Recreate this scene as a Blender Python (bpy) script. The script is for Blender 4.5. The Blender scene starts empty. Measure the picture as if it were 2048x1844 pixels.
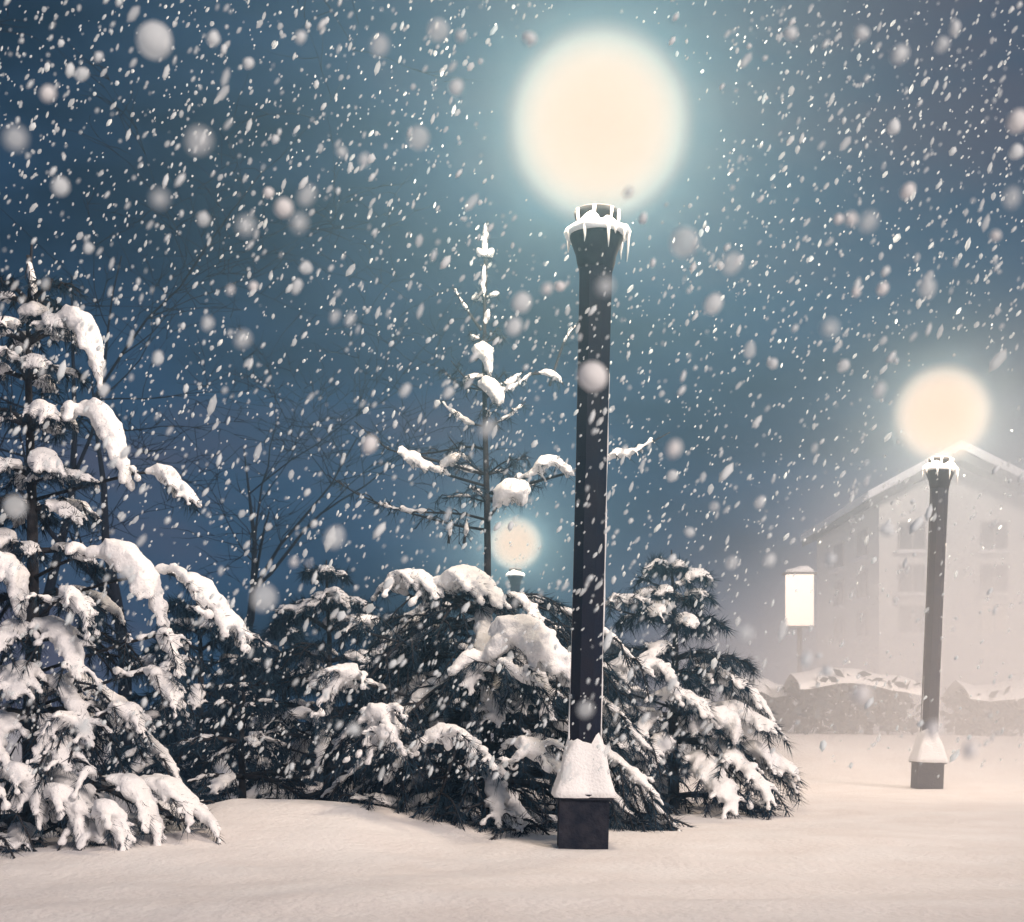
import bpy, bmesh, math, random
import numpy as np
from mathutils import Vector, Matrix, noise as mnoise

sc = bpy.context.scene
C = sc.collection
R = math.radians

# ------------------------------------------------------------------ camera
F = 2844.0            # focal length in pixels of the 2048 px wide photograph
HOR = 1445.0          # horizon row
CAMH = 0.745
cam = bpy.data.cameras.new('camera')
cam.lens = F / 2048.0 * 36.0
cam.sensor_width = 36.0
cam.shift_y = (HOR - 922.0) / 2048.0
cam.clip_start = 0.05
cam.clip_end = 2000
cam.dof.use_dof = True
cam.dof.focus_distance = 8.8
cam.dof.aperture_fstop = 4.2
camo = bpy.data.objects.new('camera', cam)
camo.location = (0, 0, CAMH)
camo.rotation_euler = (R(90), 0, 0)
C.objects.link(camo)
sc.camera = camo

# ------------------------------------------------------------------ world
w = bpy.data.worlds.new('World'); sc.world = w; w.use_nodes = True
nt = w.node_tree; nt.nodes.clear()
tc = nt.nodes.new('ShaderNodeTexCoord')
mp = nt.nodes.new('ShaderNodeMapping'); mp.inputs['Rotation'].default_value = (0.0, R(14), 0.0)
mp.inputs['Scale'].default_value = (2.2, 2.2, 6.5)
no = nt.nodes.new('ShaderNodeTexNoise'); no.inputs['Scale'].default_value = 1.25
no.inputs['Detail'].default_value = 5.0; no.inputs['Roughness'].default_value = 0.5
cr = nt.nodes.new('ShaderNodeValToRGB')
cr.color_ramp.elements[0].position = 0.36; cr.color_ramp.elements[0].color = (0.005, 0.020, 0.042, 1)
cr.color_ramp.elements[1].position = 0.66; cr.color_ramp.elements[1].color = (0.066, 0.062, 0.098, 1)
e = cr.color_ramp.elements.new(0.5); e.color = (0.017, 0.050, 0.105, 1)
bg = nt.nodes.new('ShaderNodeBackground'); bg.inputs['Strength'].default_value = 1.0
ow = nt.nodes.new('ShaderNodeOutputWorld')
nt.links.new(tc.outputs['Generated'], mp.inputs['Vector'])
nt.links.new(mp.outputs['Vector'], no.inputs['Vector'])
nt.links.new(no.outputs['Fac'], cr.inputs['Fac'])
nt.links.new(cr.outputs['Color'], bg.inputs['Color'])
nt.links.new(bg.outputs['Background'], ow.inputs['Surface'])

# ------------------------------------------------------------------ added fill, no such source at night (soft, warm, from the front right)
sl = bpy.data.lights.new('night_fill', 'SUN')
sl.energy = 3.1
sl.color = (1.0, 0.83, 0.73)
sl.angle = R(14)
so = bpy.data.objects.new('night_fill', sl)
sdir = Vector((-0.50, 0.72, -0.42)).normalized()
so.rotation_euler = sdir.to_track_quat('-Z', 'Y').to_euler()
C.objects.link(so)

vs = sc.view_settings
vs.view_transform = 'Standard'; vs.look = 'None'; vs.gamma = 1.0; vs.use_curve_mapping = False
vs.exposure = 0.0
sc.render.engine = 'CYCLES'
sc.cycles.max_bounces = 8
sc.cycles.diffuse_bounces = 3
sc.cycles.volume_bounces = 2
sc.cycles.transparent_max_bounces = 24
sc.cycles.volume_step_rate = 1.0
sc.cycles.use_denoising = True

# ------------------------------------------------------------------ helpers
rng = np.random.default_rng(7)
rnd = random.Random(11)
K = 2048.0 / 2021.0


def D(x, y, Y):
    """point at depth Y seen at position (x, y) of the 2021 px wide view"""
    return Vector(((x * K - 1024.0) / F * Y, Y, CAMH - (y * K - HOR) / F * Y))


def mat(name, color, rough=0.7, spec=0.3, noise=0.0, nscale=8.0, bump=0.0, bscale=40.0, alpha=1.0, color2=None, metal=0.0):
    m = bpy.data.materials.new(name); m.use_nodes = True
    t = m.node_tree; b = t.nodes['Principled BSDF']
    b.inputs['Base Color'].default_value = (*color, 1)
    b.inputs['Roughness'].default_value = rough
    b.inputs['Specular IOR Level'].default_value = spec
    b.inputs['Metallic'].default_value = metal
    b.inputs['Alpha'].default_value = alpha
    tcn = t.nodes.new('ShaderNodeTexCoord')
    if color2 is not None:
        n = t.nodes.new('ShaderNodeTexNoise'); n.inputs['Scale'].default_value = nscale; n.inputs['Detail'].default_value = 6
        r = t.nodes.new('ShaderNodeValToRGB')
        r.color_ramp.elements[0].position = 0.35; r.color_ramp.elements[0].color = (*color, 1)
        r.color_ramp.elements[1].position = 0.65; r.color_ramp.elements[1].color = (*color2, 1)
        t.links.new(tcn.outputs['Object'], n.inputs['Vector'])
        t.links.new(n.outputs['Fac'], r.inputs['Fac'])
        t.links.new(r.outputs['Color'], b.inputs['Base Color'])
    if bump > 0:
        n2 = t.nodes.new('ShaderNodeTexNoise'); n2.inputs['Scale'].default_value = bscale; n2.inputs['Detail'].default_value = 5
        bp = t.nodes.new('ShaderNodeBump'); bp.inputs['Strength'].default_value = bump; bp.inputs['Distance'].default_value = 0.02
        t.links.new(tcn.outputs['Object'], n2.inputs['Vector'])
        t.links.new(n2.outputs['Fac'], bp.inputs['Height'])
        t.links.new(bp.outputs['Normal'], b.inputs['Normal'])
    return m


def emis(name, color, strength):
    m = bpy.data.materials.new(name); m.use_nodes = True
    t = m.node_tree; t.nodes.clear()
    e_ = t.nodes.new('ShaderNodeEmission'); e_.inputs['Color'].default_value = (*color, 1); e_.inputs['Strength'].default_value = strength
    o_ = t.nodes.new('ShaderNodeOutputMaterial'); t.links.new(e_.outputs[0], o_.inputs['Surface'])
    return m


M = {}
M['snow'] = mat('snow', (0.90, 0.91, 0.93), 0.8, 0.15, bump=0.45, bscale=70.0)
M['ground_snow'] = mat('ground_snow', (0.83, 0.80, 0.79), 0.8, 0.15, bump=0.5, bscale=26.0, color2=(0.88, 0.87, 0.87), nscale=1.6)
M['needle'] = mat('needle', (0.006, 0.019, 0.040), 0.6, 0.2, color2=(0.015, 0.040, 0.066), nscale=5.0)
M['bark'] = mat('bark', (0.020, 0.022, 0.028), 0.85, 0.2, color2=(0.045, 0.043, 0.047), nscale=20.0, bump=0.5, bscale=60)
M['post'] = mat('post_paint', (0.006, 0.009, 0.024), 0.6, 0.15, color2=(0.013, 0.012, 0.022), nscale=6.0, bump=0.15, bscale=90)
M['plinth'] = mat('plinth_stone', (0.010, 0.012, 0.022), 0.85, 0.15, color2=(0.028, 0.028, 0.038), nscale=14.0, bump=0.5, bscale=50)
M['holder'] = mat('frosted_metal', (0.008, 0.009, 0.012), 0.7, 0.1, color2=(0.02, 0.02, 0.022), nscale=25)
M['ice'] = mat('ice', (0.86, 0.84, 0.82), 0.25, 0.5, bump=0.1, bscale=30)
def bloom_volume(name, color, dens, r0, r1):
    """lamp globe and its bloom as one emissive volume, fading towards the rim"""
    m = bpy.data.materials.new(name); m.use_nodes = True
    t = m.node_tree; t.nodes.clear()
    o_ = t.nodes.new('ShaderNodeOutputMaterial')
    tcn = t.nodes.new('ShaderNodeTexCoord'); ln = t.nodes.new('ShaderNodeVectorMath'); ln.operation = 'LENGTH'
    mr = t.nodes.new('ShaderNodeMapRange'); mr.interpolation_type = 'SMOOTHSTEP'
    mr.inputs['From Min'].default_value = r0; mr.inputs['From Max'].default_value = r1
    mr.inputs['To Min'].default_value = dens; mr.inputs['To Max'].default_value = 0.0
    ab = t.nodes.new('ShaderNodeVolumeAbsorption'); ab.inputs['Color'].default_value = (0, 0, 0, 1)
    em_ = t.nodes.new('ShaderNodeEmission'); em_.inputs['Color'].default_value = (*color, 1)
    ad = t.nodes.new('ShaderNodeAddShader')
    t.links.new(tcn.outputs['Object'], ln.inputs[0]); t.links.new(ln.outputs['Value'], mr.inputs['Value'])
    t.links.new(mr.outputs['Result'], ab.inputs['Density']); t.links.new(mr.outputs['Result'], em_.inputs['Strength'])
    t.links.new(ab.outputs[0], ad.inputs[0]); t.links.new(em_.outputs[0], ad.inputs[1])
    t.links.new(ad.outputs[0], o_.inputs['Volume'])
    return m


M['globe'] = bloom_volume('globe_bloom', (0.95, 0.65, 0.475), 5.5, 0.12, 0.61)
M['sign_glow'] = emis('sign_glow', (1.0, 0.80, 0.66), 1.8)
M['window_glow'] = emis('window_glow', (1.0, 0.78, 0.58), 0.75)
M['house_wall'] = mat('house_wall', (0.70, 0.70, 0.67), 0.9, 0.1, color2=(0.76, 0.75, 0.71), nscale=1.5, bump=0.2, bscale=12)
M['dark_glass'] = mat('dark_glass', (0.03, 0.035, 0.045), 0.15, 0.5)
M['frame'] = mat('window_frame', (0.45, 0.43, 0.41), 0.6, 0.3)
M['twig'] = mat('twig', (0.012, 0.014, 0.022), 0.9, 0.1)
M['stone'] = mat('stone', (0.10, 0.10, 0.11), 0.9, 0.1, color2=(0.16, 0.15, 0.15), nscale=4)


def flake_mat(name, color, alpha):
    m = bpy.data.materials.new(name); m.use_nodes = True
    t = m.node_tree; t.nodes.clear()
    o_ = t.nodes.new('ShaderNodeOutputMaterial')
    d = t.nodes.new('ShaderNodeBsdfDiffuse'); d.inputs['Color'].default_value = (*color, 1)
    tr = t.nodes.new('ShaderNodeBsdfTranslucent'); tr.inputs['Color'].default_value = (*color, 1)
    tp = t.nodes.new('ShaderNodeBsdfTransparent')
    a_ = t.nodes.new('ShaderNodeMixShader'); a_.inputs[0].default_value = 0.25
    b = t.nodes.new('ShaderNodeMixShader'); b.inputs[0].default_value = alpha
    t.links.new(d.outputs[0], a_.inputs[1]); t.links.new(tr.outputs[0], a_.inputs[2])
    t.links.new(tp.outputs[0], b.inputs[1]); t.links.new(a_.outputs[0], b.inputs[2])
    t.links.new(b.outputs[0], o_.inputs['Surface'])
    return m


for k_, a_ in (('flake_a', 0.40), ('flake_b', 0.68), ('flake_c', 0.95)):
    M[k_] = flake_mat(k_, (0.90, 0.97, 1.0), a_)
M['flake_d'] = flake_mat('flake_d', (0.97, 0.99, 1.0), 0.97)


def link(o, parent=None):
    C.objects.link(o)
    if parent is not None:
        o.parent = parent
    return o


def mesh_obj(name, verts, faces, material, parent=None, smooth=False, loc=None):
    me = bpy.data.meshes.new(name)
    me.from_pydata([tuple(v) for v in verts] if not isinstance(verts, np.ndarray) else verts.tolist(), [],
                   faces if not isinstance(faces, np.ndarray) else faces.tolist())
    if smooth:
        me.polygons.foreach_set('use_smooth', np.ones(len(me.polygons), bool))
    me.materials.append(material)
    o = bpy.data.objects.new(name, me)
    if loc is not None:
        o.location = loc
    return link(o, parent)


def empty(name, loc):
    o = bpy.data.objects.new(name, None); o.empty_display_size = 0.2
    o.location = loc
    return link(o)


def tag(o, label, cat, group=None):
    o['label'] = label; o['category'] = cat
    if group: o['group'] = group
    return o


class MB:
    def __init__(s): s.v = []; s.f = []
    def add(s, verts, faces):
        n = len(s.v); s.v.extend([tuple(p) for p in verts]); s.f.extend([tuple(i + n for i in q) for q in faces])
    def box(s, c, d, rz=0.0, taper=1.0):
        x, y, z = d[0] / 2, d[1] / 2, d[2] / 2
        ca, sa = math.cos(rz), math.sin(rz); vs_ = []
        for sz in (-1, 1):
            t = taper if sz > 0 else 1.0
            for sx, sy in ((-1, -1), (1, -1), (1, 1), (-1, 1)):
                px, py = sx * x * t, sy * y * t
                vs_.append((c[0] + px * ca - py * sa, c[1] + px * sa + py * ca, c[2] + sz * z))
        s.add(vs_, [(3, 2, 1, 0), (4, 5, 6, 7), (0, 1, 5, 4), (1, 2, 6, 5), (2, 3, 7, 6), (3, 0, 4, 7)])
    def lathe(s, prof, n=24, c=(0, 0, 0), rot=0.0):
        vs_ = []; fs = []
        for r, z in prof:
            for k in range(n):
                a = 2 * math.pi * k / n + rot
                vs_.append((c[0] + r * math.cos(a), c[1] + r * math.sin(a), c[2] + z))
        for i in range(len(prof) - 1):
            for k in range(n):
                fs.append((i * n + k, i * n + (k + 1) % n, (i + 1) * n + (k + 1) % n, (i + 1) * n + k))
        fs.append(tuple(reversed(range(n)))); fs.append(tuple(range((len(prof) - 1) * n, len(prof) * n)))
        s.add(vs_, fs)
    def tube(s, pts, rad, n=5):
        pts = [Vector(p) for p in pts]; vs_ = []; fs = []
        for i, p in enumerate(pts):
            d = (pts[min(i + 1, len(pts) - 1)] - pts[max(i - 1, 0)])
            d = d.normalized() if d.length > 1e-9 else Vector((0, 0, 1))
            u = d.cross(Vector((0.31, 0.17, 0.93)))
            u = u.normalized() if u.length > 1e-4 else Vector((1, 0, 0))
            v_ = d.cross(u)
            for k in range(n):
                a = 2 * math.pi * k / n
                vs_.append(p + (u * math.cos(a) + v_ * math.sin(a)) * rad[i])
        for i in range(len(pts) - 1):
            for k in range(n):
                fs.append((i * n + k, i * n + (k + 1) % n, (i + 1) * n + (k + 1) % n, (i + 1) * n + k))
        fs.append(tuple(reversed(range(n)))); fs.append(tuple(range((len(pts) - 1) * n, len(pts) * n)))
        s.add(vs_, fs)
    def obj(s, name, material, parent=None, smooth=False, loc=None):
        return mesh_obj(name, s.v, s.f, material, parent, smooth, loc)


def ico(sub):
    b = bmesh.new(); bmesh.ops.create_icosphere(b, subdivisions=sub, radius=1.0)
    b.verts.ensure_lookup_table()
    v = np.array([x.co[:] for x in b.verts]); f = np.array([[x.index for x in q.verts] for q in b.faces])
    b.free(); return v, f


ICO1 = ico(1); ICO2 = ico(2); ICO3 = ico(3)

# ------------------------------------------------------------------ ground
def sstep(a, b, x):
    t = np.clip((x - a) / (b - a), 0, 1); return t * t * (3 - 2 * t)


RX = np.array([-3.4, -2.6, -2.1, -1.75, -1.3, -0.95, -0.6, -0.25, 0.1, 0.5, 0.9, 1.5, 2.5, 4])
RH = np.array([0.00, 0.05, 0.20, 0.27, 0.255, 0.235, 0.165, 0.095, 0.08, 0.07, 0.05, 0.02, 0.0, 0.0])


def ground_h(x, y):
    x = np.asarray(x, float); y = np.asarray(y, float)
    rh = np.interp(x, RX, RH)
    s = np.where(y < 9.0, 1.05, 0.55)
    h = rh * np.exp(-((y - 9.0) / s) ** 2)
    near = np.exp(-((y - 7) / 9.0) ** 2)
    h = h + 0.018 * np.sin(0.9 * x + 1.3 * y + 0.6) * near + 0.014 * np.sin(2.1 * x - 1.7 * y) * near
    h = h + 0.020 * np.exp(-((y - 5.75 - 0.05 * x) / 0.22) ** 2) * (0.8 + 0.4 * np.sin(1.3 * x))
    h = h + 0.05 * np.exp(-((x + 2.3) / 1.2) ** 2 - ((y - 7.9) / 0.6) ** 2) * 0.4
    h = h + sstep(11, 40, y) * (0.12 * np.sin(0.35 * x + 0.8) + 0.10 * np.sin(0.31 * y + 0.17 * x))
    h = h + 0.52 * sstep(16.6, 21.5, y) * sstep(2.0, 4.2, x)
    return h


def gz(x, y): return float(ground_h(x, y))


xs = np.concatenate([-np.geomspace(900, 5.2, 40), np.linspace(-5, 5, 180), np.geomspace(5.2, 900, 40)])
ys = np.concatenate([np.linspace(-40, 2.8, 12), np.linspace(3, 13, 200), np.geomspace(13.1, 1500, 70)])
GX, GY = np.meshgrid(xs, ys)
GZ = ground_h(GX, GY)
gv = np.stack([GX, GY, GZ], -1).reshape(-1, 3)
fine = (np.abs(gv[:, 0]) < 6) & (gv[:, 1] > 2.5) & (gv[:, 1] < 14)
for i in np.nonzero(fine)[0]:
    gv[i, 2] += 0.018 * mnoise.noise((gv[i, 0] * 1.7, gv[i, 1] * 2.6, 0.3)) + 0.006 * mnoise.noise((gv[i, 0] * 6, gv[i, 1] * 6, 1.3))
nx = len(xs); ny = len(ys)
ii, jj = np.meshgrid(np.arange(ny - 1), np.arange(nx - 1), indexing='ij')
a = (ii * nx + jj).ravel()
gf = np.stack([a, a + 1, a + nx + 1, a + nx], 1)
g = mesh_obj('ground', gv, gf, M['ground_snow'], smooth=True)
g['kind'] = 'structure'

# ------------------------------------------------------------------ street lamps
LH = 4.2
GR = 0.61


def street_lamp(x, y, lean, label, power, snow_seed, detail=True):
    z0 = gz(x, y)
    t = empty('street_lamp', (x, y, z0)); t.rotation_euler = (0, lean, 0)
    tag(t, label, 'street lamp', 'globe lamps standing in the snow')
    rs = random.Random(snow_seed)
    m = MB(); m.box((0, 0, 0.06), (0.285, 0.285, 0.44)); m.obj('plinth', M['plinth'], t)
    m = MB(); m.box((0, 0, 0.295), (0.33, 0.33, 0.03)); m.box((0, 0, 0.39), (0.27, 0.27, 0.16), taper=0.72)
    m.obj('plinth_cap', M['plinth'], t)
    m = MB(); n = 8; rot = math.pi / 8; c8 = 1 / math.cos(math.pi / 8)
    m.lathe([(0.098 * c8, 0.44), (0.098 * c8, 0.56), (0.090 * c8, 0.60), (0.088 * c8, 2.2), (0.093 * c8, 3.32), (0.096 * c8, 3.36)], 8, rot=rot)
    m.obj('post', M['post'], t)
    m = MB(); m.lathe([(0.100, 3.355), (0.112, 3.40), (0.118, 3.44), (0.142, 3.50), (0.155, 3.535), (0.155, 3.56), (0.10, 3.575)], 24)
    m.obj('collar', M['post'], t, smooth=True)
    m = MB(); m.lathe([(0.095, 3.574), (0.098, 3.60), (0.108, 3.635), (0.13, 3.66), (0.135, 3.69), (0.11, 3.705)], 24)
    m.obj('globe_holder', M['holder'], t, smooth=True)
    gl = mesh_obj('globe', ICO3[0] * GR * np.array([1, 1, 0.96]), ICO3[1], M['globe'], t, True, (0, 0, LH))  # real globe is smaller; its bloom is built in as glowing volume
    # snow heaped on the plinth: a pyramid that laps up the post
    vs_ = []; fs = []; nn = 40; lv = 12
    for i in range(lv + 1):
        q = i / lv
        z = 0.305 + 0.30 * q
        for k in range(nn):
            a_ = 2 * math.pi * k / nn
            ca, sa = math.cos(a_), math.sin(a_)
            sq = 1 / max(abs(ca), abs(sa))
            sq = sq ** (1 - 0.45 * q)
            r = (0.176 * (1 - q) ** 0.9 + 0.092 * (1 - (1 - q) ** 0.9))
            nz = mnoise.noise((ca * 1.5 + snow_seed, sa * 1.5, q * 2)) * 0.022
            zz = z + (mnoise.noise((ca * 2, sa * 2 + snow_seed, 4.0)) * 0.10 - 0.03 * sa * 0 + 0.02) * q
            if i == 0: zz -= 0.012 + 0.008 * mnoise.noise((ca * 4, sa * 4, snow_seed + 8.0)); 
            vs_.append((ca * (r * sq + nz), sa * (r * sq + nz), zz))
    for i in range(lv):
        for k in range(nn):
            fs.append((i * nn + k, i * nn + (k + 1) % nn, (i + 1) * nn + (k + 1) % nn, (i + 1) * nn + k))
    fs.append(tuple(reversed(range(nn)))); fs.append(tuple(range(lv * nn, (lv + 1) * nn)))
    mesh_obj('plinth_snow', vs_, fs, M['snow'], t, True)
    # wind-packed snow stuck along the post's edges
    for s_, z0_, z1_ in ((1, 0.62, 2.75), (-1, 0.62, 1.25)):
        m = MB(); pts = []; rad = []
        for i in range(40):
            z = z0_ + (z1_ - z0_) * i / 39
            pts.append((s_ * (0.0915 + 0.002 * mnoise.noise((z * 5, snow_seed, s_))), -0.030 + 0.012 * mnoise.noise((z * 3, s_, snow_seed)), z))
            rad.append(max(0.0012, 0.0062 + 0.006 * mnoise.noise((z * 4.0, s_ * 3, snow_seed)) - (0.004 * i / 39)))
        m.tube(pts, rad, 6); m.obj('post_snow', M['snow'], t, True)
    # snow on the collar rim
    vs_ = []; fs = []; nn = 40
    prof = [(0.150, -0.010), (0.185, -0.012), (0.192, 0.010), (0.178, 0.038), (0.145, 0.062), (0.10, 0.085)]
    for r, z in prof:
        for k in range(nn):
            a_ = 2 * math.pi * k / nn; ca, sa = math.cos(a_), math.sin(a_)
            j = mnoise.noise((ca * 1.8 + snow_seed, sa * 1.8, z * 9))
            vs_.append((ca * (r + 0.018 * j), sa * (r + 0.018 * j), 3.562 + z * (1 + 0.7 * j)))
    for i in range(len(prof) - 1):
        for k in range(nn):
            fs.append((i * nn + k, i * nn + (k + 1) % nn, (i + 1) * nn + (k + 1) % nn, (i + 1) * nn + k))
    fs.append(tuple(reversed(range(nn)))); fs.append(tuple(range((len(prof) - 1) * nn, len(prof) * nn)))
    cs = mesh_obj('collar_snow', vs_, fs, M['snow'], t, True)
    # icicles under the rim and under the globe holder
    if detail:
        spec = [(-1.25, 0.185, 3.555, 0.12), (-2.0, 0.185, 3.555, 0.09), (-0.30, 0.19, 3.56, 0.17), (-0.62, 0.19, 3.555, 0.07), (-2.7, 0.185, 3.555, 0.05),
                (-1.0, 0.185, 3.555, 0.035), (0.6, 0.185, 3.555, 0.10), (1.7, 0.185, 3.555, 0.13), (2.6, 0.185, 3.555, 0.07),
                (-2.6, 0.132, 3.675, 0.105), (-1.75, 0.132, 3.675, 0.087), (-0.95, 0.132, 3.675, 0.062),
                (-0.45, 0.132, 3.675, 0.081), (0.3, 0.132, 3.675, 0.062), (1.4, 0.132, 3.675, 0.074), (2.4, 0.132, 3.675, 0.062)]
        for a_, r, z, L in spec:
            m = MB(); px, py = r * math.cos(a_), r * math.sin(a_)
            m.tube([(px, py, z + 0.015), (px, py, z - 0.2 * L), (px + 0.003 * rs.uniform(-1, 1), py, z - 0.6 * L), (px + 0.006 * rs.uniform(-1, 1), py, z - L)],
                   [0.012, 0.010, 0.006, 0.0015], 6)
            m.obj('icicle', M['ice'], t, True)
    # the lamp's own light
    li = bpy.data.lights.new('lamp_light', 'POINT'); li.energy = power; li.color = (1.0, 0.78, 0.58)
    li.shadow_soft_size = 0.50; li.use_soft_falloff = False
    lo = bpy.data.objects.new('lamp_light', li); lo.location = (0, 0, LH); link(lo, t)
    return t


def halo_mist(x, y, z, rad, stops, color):
    """mist ball added round a lamp to carry its halo: density by distance"""
    m = bpy.data.materials.new('halo_mist'); m.use_nodes = True
    t = m.node_tree; t.nodes.clear()
    o_ = t.nodes.new('ShaderNodeOutputMaterial')
    pv = t.nodes.new('ShaderNodeVolumePrincipled'); pv.inputs['Color'].default_value = (*color, 1)
    tcn = t.nodes.new('ShaderNodeTexCoord')
    ln = t.nodes.new('ShaderNodeVectorMath'); ln.operation = 'LENGTH'
    r = t.nodes.new('ShaderNodeValToRGB'); r.color_ramp.interpolation = 'EASE'
    els = r.color_ramp.elements
    top = max(d for _, d in stops)
    els[0].position = stops[0][0] / rad; els[0].color = (*[stops[0][1] / top] * 3, 1)
    els[1].position = 0.98; els[1].color = (0, 0, 0, 1)
    for p_, d_ in stops[1:]:
        e_ = els.new(p_ / rad); e_.color = (*[d_ / top] * 3, 1)
    mu = t.nodes.new('ShaderNodeMath'); mu.operation = 'MULTIPLY'; mu.inputs[1].default_value = top
    sc_ = t.nodes.new('ShaderNodeMath'); sc_.operation = 'MULTIPLY'; sc_.inputs[1].default_value = 1.0 / rad
    t.links.new(tcn.outputs['Object'], ln.inputs[0])
    t.links.new(ln.outputs['Value'], sc_.inputs[0])
    t.links.new(sc_.outputs[0], r.inputs['Fac'])
    t.links.new(r.outputs['Color'], mu.inputs[0])
    t.links.new(mu.outputs[0], pv.inputs['Density'])
    t.links.new(pv.outputs['Volume'], o_.inputs['Volume'])
    o = mesh_obj('halo_mist', ICO3[0] * rad, ICO3[1], m, None, False, (x, y, z))
    o['kind'] = 'stuff'
    return o


def base_at(px, Y): return (px * K - 1024.0) / F * Y


L1 = (base_at(1149, 8.28), 8.28); L2 = (base_at(1829, 15.93), 15.93); L3 = (base_at(1012, 28.2), 28.2)
street_lamp(*L1, R(1.35), 'tall dark lamp post with the largest glowing globe, standing in front of the pines', 430, 1.7)
street_lamp(*L2, R(2.4), 'smaller dark lamp post with glowing globe in front of the pale house', 900, 5.2)
street_lamp(*L3, R(0.8), 'farthest lamp, a small bright globe behind the middle pine', 420, 9.1, detail=False)
for (lx, ly), ln_, k1 in ((L1, 1.35, 0.040), (L2, 2.4, 0.008), (L3, 0.8, 0.034)):
    gx = lx + math.sin(R(ln_)) * LH
    halo_mist(gx, ly, LH, 4.2, ((0.3, k1), (1.2, k1), (2.3, k1 * 0.5), (3.2, k1 * 0.15)), (0.47, 0.82, 1.0))

# ------------------------------------------------------------------ pines under snow
PADS = []       # (list of ellipsoids, resolution scale, parent branch)
PADMAT = M['snow']


def bez(pts, n):
    """Catmull-Rom resample of a few points"""
    P = [Vector(p) for p in pts]
    P = [P[0] * 2 - P[1]] + P + [P[-1] * 2 - P[-2]]
    out = []; segs = len(P) - 3
    for i in range(n):
        u = i / (n - 1) * segs; k = min(int(u), segs - 1); t = u - k
        a_, b, c, d = P[k:k + 4]
        out.append(0.5 * ((2 * b) + (c - a_) * t + (2 * a_ - 5 * b + 4 * c - d) * t * t + (3 * b - a_ - 3 * c + d) * t ** 3))
    return out


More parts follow.
